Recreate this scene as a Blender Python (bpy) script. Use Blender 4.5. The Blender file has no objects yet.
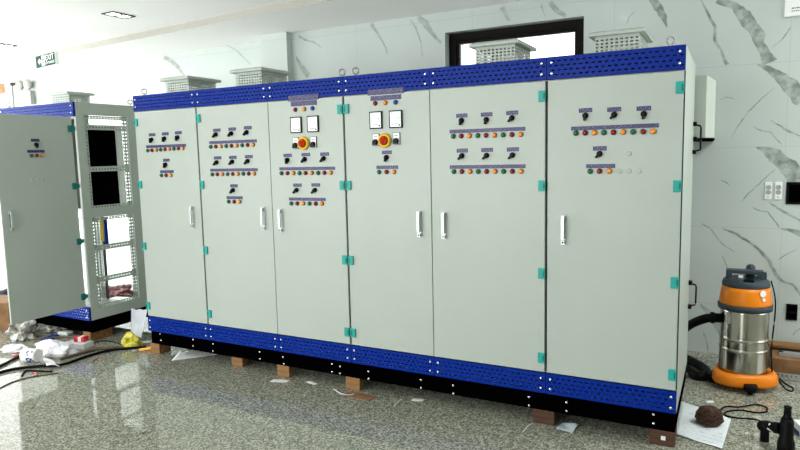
import bpy, math, random
from mathutils import Vector, Matrix, noise
random.seed(7)
# ------------------------------------------------------------------ camera
FPX = 624.71
YAW, PITCH, ROLL = -0.487839, -0.110673, -0.022333
CAM = Vector((4.65343, -3.85116, 1.72064))
ROW = [0.0, 0.7447, 1.4971, 2.1838, 2.8664, 3.6485, 4.4156]      # door seams along the row
def cam_axes():
    cy, sy, cp, sp = math.cos(YAW), math.sin(YAW), math.cos(PITCH), math.sin(PITCH)
    f = Vector((sy*cp, cy*cp, sp)); r0 = Vector((cy, -sy, 0)); u0 = r0.cross(f)
    cr, sr = math.cos(ROLL), math.sin(ROLL)
    return f, r0*cr+u0*sr, u0*cr-r0*sr
CF, CR, CU = cam_axes()
cd = bpy.data.cameras.new('camera'); cam = bpy.data.objects.new('camera', cd)
bpy.context.scene.collection.objects.link(cam)
M = Matrix((CR, CU, -CF)).transposed().to_4x4(); M.translation = CAM
cam.matrix_world = M
cd.sensor_width = 36; cd.lens = FPX*36/800; cd.clip_start = 0.05; cd.clip_end = 200
sc = bpy.context.scene; sc.camera = cam
# ------------------------------------------------------------------ world, daylight, exposure
w = bpy.data.worlds.new('world'); sc.world = w; w.use_nodes = True
w.node_tree.nodes['Background'].inputs[0].default_value = (0.93, 0.97, 1.0, 1)
w.node_tree.nodes['Background'].inputs[1].default_value = 3.0
def area(name, loc, size, power, rot, col=(1, 1, 1)):
    l = bpy.data.lights.new(name, 'AREA'); l.shape = 'RECTANGLE'; l.size, l.size_y = size; l.energy = power; l.color = col
    o = bpy.data.objects.new(name, l); sc.collection.objects.link(o); o.location = loc; o.rotation_euler = rot
    return o
area('daylight_left', (-7.9, -1.5, 1.5), (2.8, 5.2), 780, (0, math.radians(-118), 0), (1, 1, 1))
area('daylight_right', (7.4, 1.0, 1.6), (2.4, 1.5), 12, (0, math.radians(90), 0), (1, 1, 0.98))
area('fill_light_right', (6.0, 0.1, 3.05), (0.9, 0.9), 54, (0, 0, 0), (1, 1, 0.98))  # added fill light, brightens the right wall and the vacuum
area('daylight_front', (-1.2, -7.9, 1.5), (9.0, 2.8), 430, (math.radians(122), 0, 0), (1, 1, 1))
sc.view_settings.view_transform = 'Standard'; sc.view_settings.look = 'None'
sc.view_settings.exposure = -0.18; sc.view_settings.gamma = 1.0; sc.view_settings.use_curve_mapping = False
LAMP_W = 9.0
# ------------------------------------------------------------------ helpers
FZ = -0.03                     # floor level
def ray(px, py): return CF + CR*((px-400)/FPX) - CU*((py-225)/FPX)
def at_plane(px, py, ax, v):
    d = ray(px, py); t = (v-CAM[ax])/d[ax]; return CAM + d*t
def on_floor(px, py, z=0.0): return at_plane(px, py, 2, FZ+z)
def at_y(px, py, y): return at_plane(px, py, 1, y)
COL = sc.collection
def mat(name, col, rough=0.5, metal=0.0, spec=0.5, alpha=1.0, emit=None, coat=0.0, trans=0.0):
    m = bpy.data.materials.new(name); m.use_nodes = True
    b = m.node_tree.nodes['Principled BSDF']
    b.inputs['Base Color'].default_value = (*col, 1); b.inputs['Roughness'].default_value = rough
    b.inputs['Metallic'].default_value = metal; b.inputs['Specular IOR Level'].default_value = spec
    b.inputs['Alpha'].default_value = alpha; b.inputs['Coat Weight'].default_value = coat
    b.inputs['Transmission Weight'].default_value = trans
    if emit: b.inputs['Emission Color'].default_value = (*emit[:3], 1); b.inputs['Emission Strength'].default_value = emit[3]
    return m
def noisy(m, scale, c1, c2, lo=0.35, hi=0.65, detail=3, coord='Object', stretch=(1, 1, 1), bump=0.0, kind='noise'):
    nt = m.node_tree; N = nt.nodes; L = nt.links; b = N['Principled BSDF']
    tc = N.new('ShaderNodeTexCoord'); mp = N.new('ShaderNodeMapping'); mp.inputs['Scale'].default_value = stretch
    L.new(tc.outputs[coord], mp.inputs[0])
    if kind == 'noise':
        t = N.new('ShaderNodeTexNoise'); t.inputs['Scale'].default_value = scale; t.inputs['Detail'].default_value = detail
    else:
        t = N.new('ShaderNodeTexVoronoi'); t.inputs['Scale'].default_value = scale
    L.new(mp.outputs[0], t.inputs['Vector'])
    r = N.new('ShaderNodeValToRGB'); r.color_ramp.elements[0].position = lo; r.color_ramp.elements[1].position = hi
    r.color_ramp.elements[0].color = (*c1, 1); r.color_ramp.elements[1].color = (*c2, 1)
    L.new(t.outputs[0], r.inputs[0]); L.new(r.outputs[0], b.inputs['Base Color'])
    if bump:
        bp = N.new('ShaderNodeBump'); bp.inputs['Strength'].default_value = bump; bp.inputs['Distance'].default_value = 0.01
        L.new(t.outputs[0], bp.inputs['Height']); L.new(bp.outputs[0], b.inputs['Normal'])
    return m
class MB:
    """collects shapes for ONE mesh object"""
    def __init__(s): s.v = []; s.f = []; s.m = []; s.mats = []; s.sm = []
    def mi(s, m):
        if m not in s.mats: s.mats.append(m)
        return s.mats.index(m)
    def add(s, vs, fs, m, smooth=False):
        k = len(s.v); s.v += [Vector(p) for p in vs]; i = s.mi(m)
        for f in fs: s.f.append([k+a for a in f]); s.m.append(i); s.sm.append(smooth)
        return s
    def box(s, a, b, m, R=None, o=None):
        x0, y0, z0 = a; x1, y1, z1 = b
        vs = [Vector(p) for p in ((x0,y0,z0),(x1,y0,z0),(x1,y1,z0),(x0,y1,z0),(x0,y0,z1),(x1,y0,z1),(x1,y1,z1),(x0,y1,z1))]
        if R is not None:
            o = Vector(o or (0, 0, 0)); vs = [R @ (p-o) + o for p in vs]
        return s.add(vs, [(0,3,2,1),(4,5,6,7),(0,1,5,4),(1,2,6,5),(2,3,7,6),(3,0,4,7)], m)
    def lathe(s, prof, m, c=(0, 0, 0), axis='z', n=24, smooth=True, cap=True):
        """prof: list of (r, h)"""
        c = Vector(c); vs = []; fs = []
        for r, h in prof:
            for k in range(n):
                a = 2*math.pi*k/n; x, y = r*math.cos(a), r*math.sin(a)
                vs.append(c + (Vector((x, y, h)) if axis == 'z' else Vector((x, -h, y)) if axis == 'y' else Vector((h, x, y))))
        for i in range(len(prof)-1):
            for k in range(n):
                k2 = (k+1) % n; fs.append((i*n+k, i*n+k2, (i+1)*n+k2, (i+1)*n+k))
        s.add(vs, fs, m, smooth)
        if cap:
            base = len(s.v)-len(vs); i = s.mi(m)
            s.f.append([base+k for k in reversed(range(n))]); s.m.append(i); s.sm.append(False)
            s.f.append([base+(len(prof)-1)*n+k for k in range(n)]); s.m.append(i); s.sm.append(False)
        return s
    def tube(s, pts, r, m, n=8, sub=6, closed=False):
        P = [Vector(p) for p in pts]; Q = []
        if len(P) > 2 and sub > 1:
            for i in range(len(P)-1):
                p0, p1, p2, p3 = P[max(i-1, 0)], P[i], P[i+1], P[min(i+2, len(P)-1)]
                for j in range(sub):
                    t = j/sub
                    Q.append(0.5*((2*p1)+(p2-p0)*t+(2*p0-5*p1+4*p2-p3)*t*t+(3*p1-p0-3*p2+p3)*t**3))
            Q.append(P[-1])
        else: Q = P
        vs = []; fs = []; up = Vector((0, 0, 1))
        for i, p in enumerate(Q):
            d = (Q[min(i+1, len(Q)-1)] - Q[max(i-1, 0)]).normalized()
            a = d.cross(up)
            if a.length < 0.05: a = d.cross(Vector((1, 0, 0)))
            a.normalize(); b = a.cross(d); rr = r[i*len(r)//len(Q)] if isinstance(r, (list, tuple)) else r
            for k in range(n):
                t = 2*math.pi*k/n; vs.append(p + a*rr*math.cos(t) + b*rr*math.sin(t))
        for i in range(len(Q)-1):
            for k in range(n):
                k2 = (k+1) % n; fs.append((i*n+k, (i+1)*n+k, (i+1)*n+k2, i*n+k2))
        fs.append(list(reversed(range(n)))[::-1]); fs.append([(len(Q)-1)*n+k for k in reversed(range(n))])
        return s.add(vs, fs, m, True)
    def prism(s, poly, y0, y1, m):      # polygon in x,z extruded along y
        n = len(poly); vs = [(x, y0, z) for x, z in poly]+[(x, y1, z) for x, z in poly]
        fs = [list(range(n)), list(reversed(range(n, 2*n)))]+[(i, i+n, (i+1) % n+n, (i+1) % n) for i in range(n)]
        return s.add(vs, fs, m)
    def prismz(s, poly, z0, z1, m):
        n = len(poly); vs = [(x, y, z0) for x, y in poly]+[(x, y, z1) for x, y in poly]
        fs = [list(reversed(range(n))), list(range(n, 2*n))]+[(i, (i+1) % n, (i+1) % n+n, i+n) for i in range(n)]
        return s.add(vs, fs, m)
    def perf(s, O, U, V, w, h, nx, ny, hw, hh, m, t=0.002, stagger=True, margin=0.0):
        """plate at O spanning U*w, V*h, perforated by nx x ny slots of hw x hh; t = thickness along U x V"""
        O, U, V = Vector(O), Vector(U), Vector(V); Nn = U.cross(V).normalized()*t
        cw = w/nx; mh = margin; chh = (h-2*mh)/ny
        def quad(u0, v0, u1, v1):
            if u1-u0 < 1e-6 or v1-v0 < 1e-6: return
            p = [O+U*u0+V*v0, O+U*u1+V*v0, O+U*u1+V*v1, O+U*u0+V*v1]
            s.add(p, [(0, 1, 2, 3)], m)
        if mh: quad(0, 0, w, mh); quad(0, h-mh, w, h)
        for j in range(ny):
            off = cw*0.5 if (stagger and j % 2) else 0
            n = nx-1 if off else nx; a0 = off
            v0 = mh+j*chh; v1 = v0+chh
            if off: quad(0, v0, off, v1); quad(w-off, v0, w, v1)
            for i in range(n):
                u0 = a0+i*cw; u1 = u0+cw; hu0 = u0+(cw-hw)/2; hv0 = v0+(chh-hh)/2; hu1 = hu0+hw; hv1 = hv0+hh
                quad(u0, v0, u1, hv0); quad(u0, hv1, u1, v1); quad(u0, hv0, hu0, hv1); quad(hu1, hv0, u1, hv1)
                c = [O+U*hu0+V*hv0, O+U*hu1+V*hv0, O+U*hu1+V*hv1, O+U*hu0+V*hv1]
                s.add(c+[p-Nn for p in c], [(0, 4, 5, 1), (1, 5, 6, 2), (2, 6, 7, 3), (3, 7, 4, 0)], m)
        return s
    def build(s, name, parent=None, loc=(0, 0, 0), rot=(0, 0, 0), bevel=0.0, **props):
        me = bpy.data.meshes.new(name); me.from_pydata([tuple(p) for p in s.v], [], s.f); me.update()
        for m in s.mats: me.materials.append(m)
        for p, i, q in zip(me.polygons, s.m, s.sm): p.material_index = i; p.use_smooth = q
        o = bpy.data.objects.new(name, me); COL.objects.link(o); o.parent = parent; o.location = loc; o.rotation_euler = rot
        if bevel:
            b = o.modifiers.new('bevel', 'BEVEL'); b.width = bevel; b.segments = 2; b.limit_method = 'ANGLE'
        for k, v in props.items(): o[k] = v
        return o
def empty(name, loc, label, category, group=None, rot=0):
    o = bpy.data.objects.new(name, None); COL.objects.link(o); o.location = loc; o.rotation_euler = (0, 0, rot)
    o.empty_display_size = 0.1; o['label'] = label; o['category'] = category
    if group: o['group'] = group
    return o
def tag(o, label, category, group=None):
    o['label'] = label; o['category'] = category
    if group: o['group'] = group
    return o
def inst(src, parent, loc, rot=None, name=None):
    c = src.copy(); COL.objects.link(c); c.parent = parent; c.location = loc
    if rot is not None: c.rotation_euler = rot
    if name: c.name = name
    return c
def text_mesh(mb_name, body, size, m, parent, loc, rot, ext=0.0008):
    cu = bpy.data.curves.new(mb_name, 'FONT'); cu.body = body; cu.size = size; cu.extrude = ext; cu.align_x = 'CENTER'; cu.align_y = 'CENTER'
    t = bpy.data.objects.new(mb_name, cu); COL.objects.link(t)
    dg = bpy.context.evaluated_depsgraph_get(); me = bpy.data.meshes.new_from_object(t.evaluated_get(dg))
    bpy.data.objects.remove(t); me.materials.clear(); me.materials.append(m)
    o = bpy.data.objects.new(mb_name, me); COL.objects.link(o); o.parent = parent; o.location = loc; o.rotation_euler = rot
    return o
# ------------------------------------------------------------------ materials
m_steel = noisy(mat('painted_steel', (0.62, 0.67, 0.60), 0.38, spec=0.4), 1.5, (0.405, 0.455, 0.405), (0.43, 0.48, 0.43), 0.3, 0.7)
m_edge = mat('seam_shade_and_duct', (0.05, 0.06, 0.055), 0.7)  # seam shade as a dark colour; also the dark cable duct
m_blue = mat('blue_paint', (0.0004, 0.021, 0.24), 0.3, spec=0.10)
m_black = mat('black_paint', (0.0006, 0.0006, 0.0009), 0.8, spec=0.0)
m_teal = mat('teal_plastic', (0.015, 0.34, 0.29), 0.4, spec=0.3)
m_tealdk = mat('dark_teal_plastic', (0.005, 0.16, 0.14), 0.4, spec=0.3)
m_chrome = mat('chrome', (0.50, 0.53, 0.52), 0.35, 0.7)
m_bolt = mat('zinc_bolt', (0.85, 0.86, 0.86), 0.25, 0.85)
m_knob = mat('black_plastic', (0.002, 0.002, 0.002), 0.35, spec=0.12)
m_red = mat('red_lens', (0.20, 0.004, 0.008), 0.25, spec=0.3)
m_green = mat('green_lens', (0.0, 0.13, 0.05), 0.25, spec=0.3)
m_amber = mat('amber_lens', (0.85, 0.27, 0.012), 0.25, spec=0.3)
m_bluel = mat('blue_lens', (0.003, 0.06, 0.36), 0.25, spec=0.3)
m_bezel = mat('lamp_bezel', (0.10, 0.08, 0.06), 0.3, 0.6)
m_plug = mat('grey_plug', (0.42, 0.47, 0.42), 0.5)
m_white = mat('white_plastic', (0.82, 0.84, 0.82), 0.35)
m_yellow = mat('yellow_plastic', (0.75, 0.48, 0.005), 0.35, spec=0.3)
m_redh = mat('red_plastic', (0.42, 0.03, 0.002), 0.45, spec=0.08)
m_purple = mat('purple_plate', (0.025, 0.015, 0.14), 0.4)
def lettering(name, sx):
    m = mat(name, (0.05, 0.04, 0.24), 0.4)
    return noisy(m, 1.0, (0.014, 0.009, 0.095), (0.50, 0.48, 0.62), 0.61, 0.74, 1, 'Object', (sx, 1, 150))
m_letter = lettering('engraved_plate', 190)
m_dial = noisy(mat('dial_face', (0.85, 0.88, 0.9), 0.25), 60, (0.88, 0.91, 0.93), (0.55, 0.60, 0.66), 0.56, 0.66, 2)
m_wood = noisy(mat('rough_timber', (0.3, 0.16, 0.07), 0.8), 6, (0.16, 0.075, 0.022), (0.33, 0.17, 0.06), 0.3, 0.7, 5, stretch=(1, 6, 6))
m_card = noisy(mat('cardboard', (0.33, 0.19, 0.10), 0.85), 8, (0.17, 0.085, 0.035), (0.27, 0.14, 0.06))
m_dkwood = noisy(mat('dark_timber', (0.12, 0.06, 0.03), 0.8), 6, (0.035, 0.014, 0.006), (0.10, 0.042, 0.018), 0.3, 0.7, 5, stretch=(1, 6, 6))
m_ceil = mat('ceiling_paint', (0.93, 0.93, 0.92), 0.75)
m_lframe = mat('grey_metal', (0.30, 0.31, 0.31), 0.35, 0.5)
m_cove = mat('cove_paint', (0.40, 0.39, 0.34), 0.8)
m_frame = mat('black_aluminium', (0.006, 0.005, 0.004), 0.4, spec=0.06)
m_glass = mat('window_glass', (1, 1, 1), 0.0, trans=1.0, spec=0.3)
# polished granite
m_floor = mat('granite', (0.4, 0.41, 0.38), 0.05, spec=0.5)
def granite(m, tint):
    nt = m.node_tree; N = nt.nodes; L = nt.links; b = N['Principled BSDF']
    tc = N.new('ShaderNodeTexCoord')
    v = N.new('ShaderNodeTexVoronoi'); v.inputs['Scale'].default_value = 120
    n = N.new('ShaderNodeTexNoise'); n.inputs['Scale'].default_value = 45; n.inputs['Detail'].default_value = 4
    L.new(tc.outputs['Object'], v.inputs['Vector']); L.new(tc.outputs['Object'], n.inputs['Vector'])
    r = N.new('ShaderNodeValToRGB'); e = r.color_ramp.elements
    e[0].position = 0.1; e[0].color = (0.07*tint[0], 0.07*tint[1], 0.06*tint[2], 1)
    e[1].position = 0.9; e[1].color = (0.80*tint[0], 0.80*tint[1], 0.76*tint[2], 1)
    x = e.new(0.45); x.color = (0.27*tint[0], 0.27*tint[1], 0.24*tint[2], 1)
    mx = N.new('ShaderNodeMix'); mx.data_type = 'FLOAT'; mx.inputs[0].default_value = 0.45
    sep = N.new('ShaderNodeSeparateColor'); L.new(v.outputs['Color'], sep.inputs[0])
    L.new(sep.outputs[0], mx.inputs[2]); L.new(n.outputs[0], mx.inputs[3]); L.new(mx.outputs[0], r.inputs[0])
    # tile joints
    br = N.new('ShaderNodeTexBrick'); br.offset = 0; br.inputs['Scale'].default_value = 1.0
    br.inputs['Brick Width'].default_value = 0.8; br.inputs['Row Height'].default_value = 0.8; br.inputs['Mortar Size'].default_value = 0.0016
    br.inputs['Mortar Smooth'].default_value = 0
    L.new(tc.outputs['Object'], br.inputs['Vector'])
    mc = N.new('ShaderNodeMix'); mc.data_type = 'RGBA'; L.new(br.outputs['Fac'], mc.inputs[0]); L.new(r.outputs[0], mc.inputs[6]); mc.inputs[7].default_value = (0.16, 0.16, 0.14, 1)
    L.new(mc.outputs[2], b.inputs['Base Color'])
granite(m_floor, (0.74, 0.76, 0.66))
# marble wall tiles
m_marble = mat('marble_tile', (0.7, 0.74, 0.71), 0.06, spec=0.5)
def marble(m):
    nt = m.node_tree; N = nt.nodes; L = nt.links; b = N['Principled BSDF']
    tc = N.new('ShaderNodeTexCoord'); n = N.new('ShaderNodeTexNoise'); n.inputs['Scale'].default_value = 0.9; n.inputs['Detail'].default_value = 5
    L.new(tc.outputs['Object'], n.inputs['Vector'])
    r = N.new('ShaderNodeValToRGB'); e = r.color_ramp.elements
    e[0].position = 0.3; e[0].color = (0.49, 0.55, 0.52, 1); e[1].position = 0.7; e[1].color = (0.57, 0.63, 0.60, 1)
    L.new(n.outputs[0], r.inputs[0])
    mp = N.new('ShaderNodeMapping'); mp.inputs['Rotation'].default_value = (math.radians(90), 0, 0); mp.inputs['Location'].default_value = (0.62, 0.0, 0)
    L.new(tc.outputs['Object'], mp.inputs[0])
    sx = N.new('ShaderNodeSeparateXYZ'); cx = N.new('ShaderNodeCombineXYZ'); L.new(tc.outputs['Object'], sx.inputs[0])
    a1 = N.new('ShaderNodeMath'); a1.operation = 'ADD'; a1.inputs[1].default_value = 0.25; L.new(sx.outputs[0], a1.inputs[0])
    a2 = N.new('ShaderNodeMath'); a2.operation = 'ADD'; a2.inputs[1].default_value = 0.254; L.new(sx.outputs[2], a2.inputs[0])
    L.new(a1.outputs[0], cx.inputs[0]); L.new(a2.outputs[0], cx.inputs[1])
    br = N.new('ShaderNodeTexBrick'); br.offset = 0; br.inputs['Scale'].default_value = 1.0
    br.inputs['Brick Width'].default_value = 1.32; br.inputs['Row Height'].default_value = 0.66; br.inputs['Mortar Size'].default_value = 0.0015; br.inputs['Mortar Smooth'].default_value = 0
    L.new(cx.outputs[0], br.inputs['Vector'])
    mc = N.new('ShaderNodeMix'); mc.data_type = 'RGBA'; L.new(br.outputs['Fac'], mc.inputs[0]); L.new(r.outputs[0], mc.inputs[6]); mc.inputs[7].default_value = (0.40, 0.45, 0.42, 1)
    L.new(mc.outputs[2], b.inputs['Base Color'])
marble(m_marble)
m_vein = noisy(mat('marble_vein', (0.35, 0.37, 0.34), 0.08), 14, (0.20, 0.235, 0.21), (0.40, 0.45, 0.41), 0.38, 0.62, 8)
m_veinl = noisy(mat('faint_marble_vein', (0.5, 0.52, 0.5), 0.08), 14, (0.32, 0.36, 0.33), (0.45, 0.50, 0.465), 0.35, 0.65, 6)
m_wallr = mat('grey_green_paint', (0.30, 0.35, 0.31), 0.7)
m_wallp = mat('white_wall_paint', (0.70, 0.71, 0.70), 0.7)
# ------------------------------------------------------------------ setting
WY, LY, CZ, TZ = 2.0, 2.17, 3.12, 3.19       # back wall, recessed left wall, soffit, tray ceiling
X0, X1, Y0 = -8.0, 7.5, -8.0
S = dict(kind='structure')
f = MB().box((X0, Y0, FZ-0.1), (X1, 2.6, FZ), m_floor)
f.build('floor', **S)
def veins(mb, Y, lst):
    for iv, (pts, wd, m) in enumerate(lst):
        P = []
        ws = wd if isinstance(wd, (list, tuple)) else [wd]*len(pts)
        for i in range(len(pts)-1):
            for j in range(4):
                t = j/4; P.append((at_y(pts[i][0]*(1-t)+pts[i+1][0]*t, pts[i][1]*(1-t)+pts[i+1][1]*t, Y), ws[i]*(1-t)+ws[i+1]*t))
        P.append((at_y(*pts[-1], Y), ws[-1]))
        vs = []; fs = []
        for i, (p, wi) in enumerate(P):
            d = P[min(i+1, len(P)-1)][0]-P[max(i-1, 0)][0]; d.normalize(); nn = Vector((-d.z, 0, d.x))
            h = wi*0.0092/2*(0.88+0.24*random.random()); jit = nn*(random.random()-0.5)*0.006
            a = 0.15 if i in (0, len(P)-1) and wi < 3 else 1
            for sgn in (1, -1):
                q = p+jit+nn*h*sgn*a; vs.append((q.x, Y-0.0006-0.00004*iv, q.z))
        for i in range(len(P)-1): fs.append((2*i, 2*i+1, 2*i+3, 2*i+2))
        mb.add(vs, fs, m)
VR = [([(717,0),(735,6),(744,16),(753,28),(759,42),(766,55),(769,63)],[5,7,11,9,7,8,13],m_vein),
 ([(760,50),(764,35),(756,22)],[2,3,1],m_vein),
 ([(757,64.5),(768,68.5),(779,76),(790,86),(804,100)],[1,5,9,12,14],m_vein),
 ([(700,-2),(707,12),(715,27),(715,40),(721,50),(727,65)],[1,2,2.5,3,2,3],m_vein),
 ([(652,-2),(660,10),(664,18),(667,28)],[7,7,5,1],m_vein),
 ([(791,26),(782,40),(772,47)],[1,1,.6],m_vein),([(776,87),(762,98),(748,112),(740,123),(731,138)],[.5,.7,1,1,.4],m_vein),
 ([(770,120),(780,126),(788,131),(802,137)],[.6,1.2,2.2,1],m_vein),([(752,126),(762,131),(770,132),(782,145)],[.6,1.2,.8,1],m_vein),
 ([(756,147.5),(764,149.5),(775,155.5),(788,167),(804,184)],[1,5,12,14,17],m_vein),
 ([(720,180),(726,182),(730,186)],[.5,1,.5],m_vein),([(776,168),(762,181),(750,192),(740,203)],[.6,1,1,.5],m_vein),
 ([(768,202),(778,208),(788,214),(804,222)],[.8,1.8,2.4,1],m_vein),([(752,207),(760,211),(768,212),(774,220),(780,228)],[.6,1.2,.9,.9,1.4],m_vein),
 ([(780,229),(790,230),(804,235)],[1,3,6],m_vein),
 ([(722,228),(734,233),(746,240),(758,249),(770,262),(776,275),(782,281),(792,284),(803,297)],[1,2.4,2,2.4,3,3,2.2,1.8,3],m_vein),
 ([(701,223),(710,228),(716,236),(722,244),(736,253)],[.6,1,1,1,.5],m_vein),
 ([(778,260),(787,254),(797,249)],[.5,.9,.5],m_vein),([(722,255),(726,264),(729,274)],[.4,.8,.4],m_vein),
 ([(700,304),(708,312),(716,322),(722,332)],[2,5,7,6],m_veinl),([(703,331),(707,342),(708,352)],[.7,1,.8],m_vein),
 ([(792,336),(796,331),(802,327)],[.5,1,1],m_vein),([(720,100),(726,97),(735,99)],[.4,.7,.4],m_vein),
 ([(371,24),(376,31),(381,39),(386,48),(388,55)],[5,3,2.5,2,1],m_veinl),([(410,19),(416,28),(421,42),(423,59)],[1,2,1.2,.8],m_veinl),
 ([(418,17),(425,23),(431,32),(441,43)],[4,8,5,3],m_veinl),([(298,36),(306,40),(314,42),(322,48)],[2.5,2.5,1.8,1],m_veinl),
 ([(296,56),(300,64),(304,70),(309,76)],[2,5,7,8],m_veinl),([(502,7),(506,15),(509,21)],[5,4,3],m_veinl),
 ([(541,3),(543,11),(545,17)],[2,1,.6],m_veinl),([(550,2),(556,10),(566,16)],[5,5,3],m_veinl),
 ([(635,11),(629,17),(627,24)],[.6,.9,.4],m_vein)]
wb = MB()
wx0, wx1, wz0, wz1 = 2.10, 3.45, 2.05, 2.92
wb.box((0.2, WY, FZ), (wx0, WY+0.5, CZ), m_marble); wb.box((wx1, WY, FZ), (X1, WY+0.5, CZ), m_marble)
wb.box((wx0, WY, FZ), (wx1, WY+0.5, wz0), m_marble); wb.box((wx0, WY, wz1), (wx1, WY+0.5, CZ), m_marble)
veins(wb, WY, VR)
wb.build('wall_back', **S)
MB().box((-0.16, 1.9, FZ), (0.22, 2.5, CZ), m_marble).build('trim_1', **S)     # tiled pillar
wl = MB().box((-4.9, LY, FZ), (-0.16, LY+0.3, CZ), m_marble).box((X0, LY, FZ), (-5.9, LY+0.3, CZ), m_wallp)
wl.box((-5.9, LY, 3.0), (-4.9, LY+0.3, CZ), m_marble)
wl.box((-5.4, LY, FZ), (-4.9, LY+0.3, 3.0), m_marble)
veins(wl, LY, [([(103,68),(110,77),(117,88),(127,97)],[4,6,7,4],m_veinl),([(164,57),(172,61),(179,68),(185,77)],[6,7,6,4],m_veinl),([(226,45),(236,50),(243,57),(251,65)],[1.5,1.5,1.8,1],m_veinl)])
wl.build('wall_left_back', **S)
# door in the far left of the back wall: added white leaf shuts out bright outside light, tan blind at its head
MB().box((-5.9, LY+0.08, FZ), (-5.40, LY+0.14, 3.0), m_wallp).box((-5.9, LY+0.02, 2.86), (-5.56, LY+0.06, 3.0), m_card).box((-5.56, LY-0.02, FZ), (-5.38, LY, 3.0), m_cove).build('door_1', **S)
# left wall with a wide glazed opening
MB().box((X0-0.15, Y0, FZ), (X0, -4.2, TZ), m_wallp).box((X0-0.15, 1.2, FZ), (X0, 2.6, TZ), m_wallp).box((X0-0.15, -4.2, 2.98), (X0, 1.2, TZ), m_wallp).build('wall_left', **S)
MB().box((X0, Y0-0.15, FZ), (-5.9, Y0, TZ), m_wallp).box((3.4, Y0-0.15, FZ), (X1, Y0, TZ), m_wallr).box((-5.9, Y0-0.15, 2.98), (3.4, Y0, TZ), m_wallp).build('wall_front', **S)
MB().box((X1, Y0, FZ), (X1+0.15, 0.2, TZ), m_wallr).box((X1, 1.8, FZ), (X1+0.15, 2.5, TZ), m_wallr).box((X1, 0.2, FZ), (X1+0.15, 1.8, 0.3), m_wallr).box((X1, 0.2, 2.85), (X1+0.15, 1.8, TZ), m_wallr).build('wall_right', **S)
def sof(x): return 1.0-0.1*(x-1.45)
c = MB().box((X0, Y0, TZ), (X1, 2.6, TZ+0.1), m_ceil)
c.build('ceiling', **S)
c = MB(); xa, xb = X0, X1
c.prismz([(xa, sof(xa)), (xb, sof(xb)), (xb, 2.6), (xa, 2.6)], CZ, TZ-0.0005, m_ceil)
c.add([(xa, sof(xa)-0.001, CZ), (xb, sof(xb)-0.001, CZ), (xb, sof(xb)-0.001, TZ), (xa, sof(xa)-0.001, TZ)], [(0, 1, 2, 3)], m_cove)
c.build('trim_2', **S)
# high window
win = MB()
fy0, fy1 = WY+0.10, WY+0.17
def ringbox(mb, x0, x1, z0, z1, t, y0, y1, m):
    mb.box((x0, y0, z0), (x0+t, y1, z1), m).box((x1-t, y0, z0), (x1, y1, z1), m).box((x0+t, y0, z1-t), (x1-t, y1, z1), m).box((x0+t, y0, z0), (x1-t, y1, z0+t), m)
ringbox(win, wx0, wx1, wz0, wz1, 0.075, fy0, fy1, m_frame)
wo = win.build('window_1', bevel=0.003, **S)
sash = MB(); ringbox(sash, wx0+0.075, wx1-0.075, wz0+0.075, wz1-0.075, 0.03, fy0+0.02, fy1-0.01, m_frame)
sash.build('window_sash', wo)
MB().box((wx0+0.1, fy0+0.035, wz0+0.1), (wx1-0.1, fy0+0.041, wz1-0.1), m_glass).build('window_pane', wo)
# ------------------------------------------------------------------ ceiling lights
m_lfr = mat('lamp_trim', (0.05, 0.05, 0.05), 0.5, spec=0.2)
m_lampglow = mat('lamp_glow', (1, 1, 1), 0.5, emit=(1, 1, 0.98, 6))
SL = MB().box((-0.47, -0.47, 0.02), (0.47, 0.47, 0.11), m_lfr).box((-0.45, -0.45, 0.012), (0.45, 0.45, 0.02), m_lampglow).build('added_fill_panel', None, (6.0, 0.1, TZ-0.11))  # added panel out of view, housing for the fill light
tag(SL, 'added square fill-light panel, unseen beyond the right edge above the vacuum cleaner', 'ceiling light')
def twin_light(x, y, label):
    t = empty('recessed_ceiling_light', (x, y, TZ), label, 'ceiling light', 'recessed twin ceiling lights')
    a, b = 0.085, 0.135
    fr = MB(); q = 0.02
    for p0, p1 in (((-a, -b), (-a+q, b)), ((a-q, -b), (a, b)), ((-a+q, -b), (a-q, -b+q)), ((-a+q, b-q), (a-q, b)), ((-a+q, -0.008), (a-q, 0.008))): fr.box((*p0, -0.010), (*p1, 0), m_lfr)
    fr.build('frame', t)
    for s in (-1, 1):
        MB().box((-a+0.015, min(s*0.008, s*(b-0.015)), -0.004), (a-0.015, max(s*0.008, s*(b-0.015)), -0.001), m_lampglow).build('diffuser', t)
    return t
twin_light(-0.84, 0.57, 'twin recessed ceiling light with thin grey frame, right of the exit sign')
twin_light(-3.35, 0.87, 'twin recessed ceiling light at the left edge, left of the exit sign')
for x, y in ((1.6, 0.35), (3.57, 0.35), (-3.3, -2), (-0.8, -2), (1.6, -2), (4.0, -2), (-0.8, -4.6), (1.6, -4.6), (4.0, -4.6), (6.3, -2)):
    twin_light(x, y, 'twin recessed ceiling light over the room in front of the cabinets')
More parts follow.
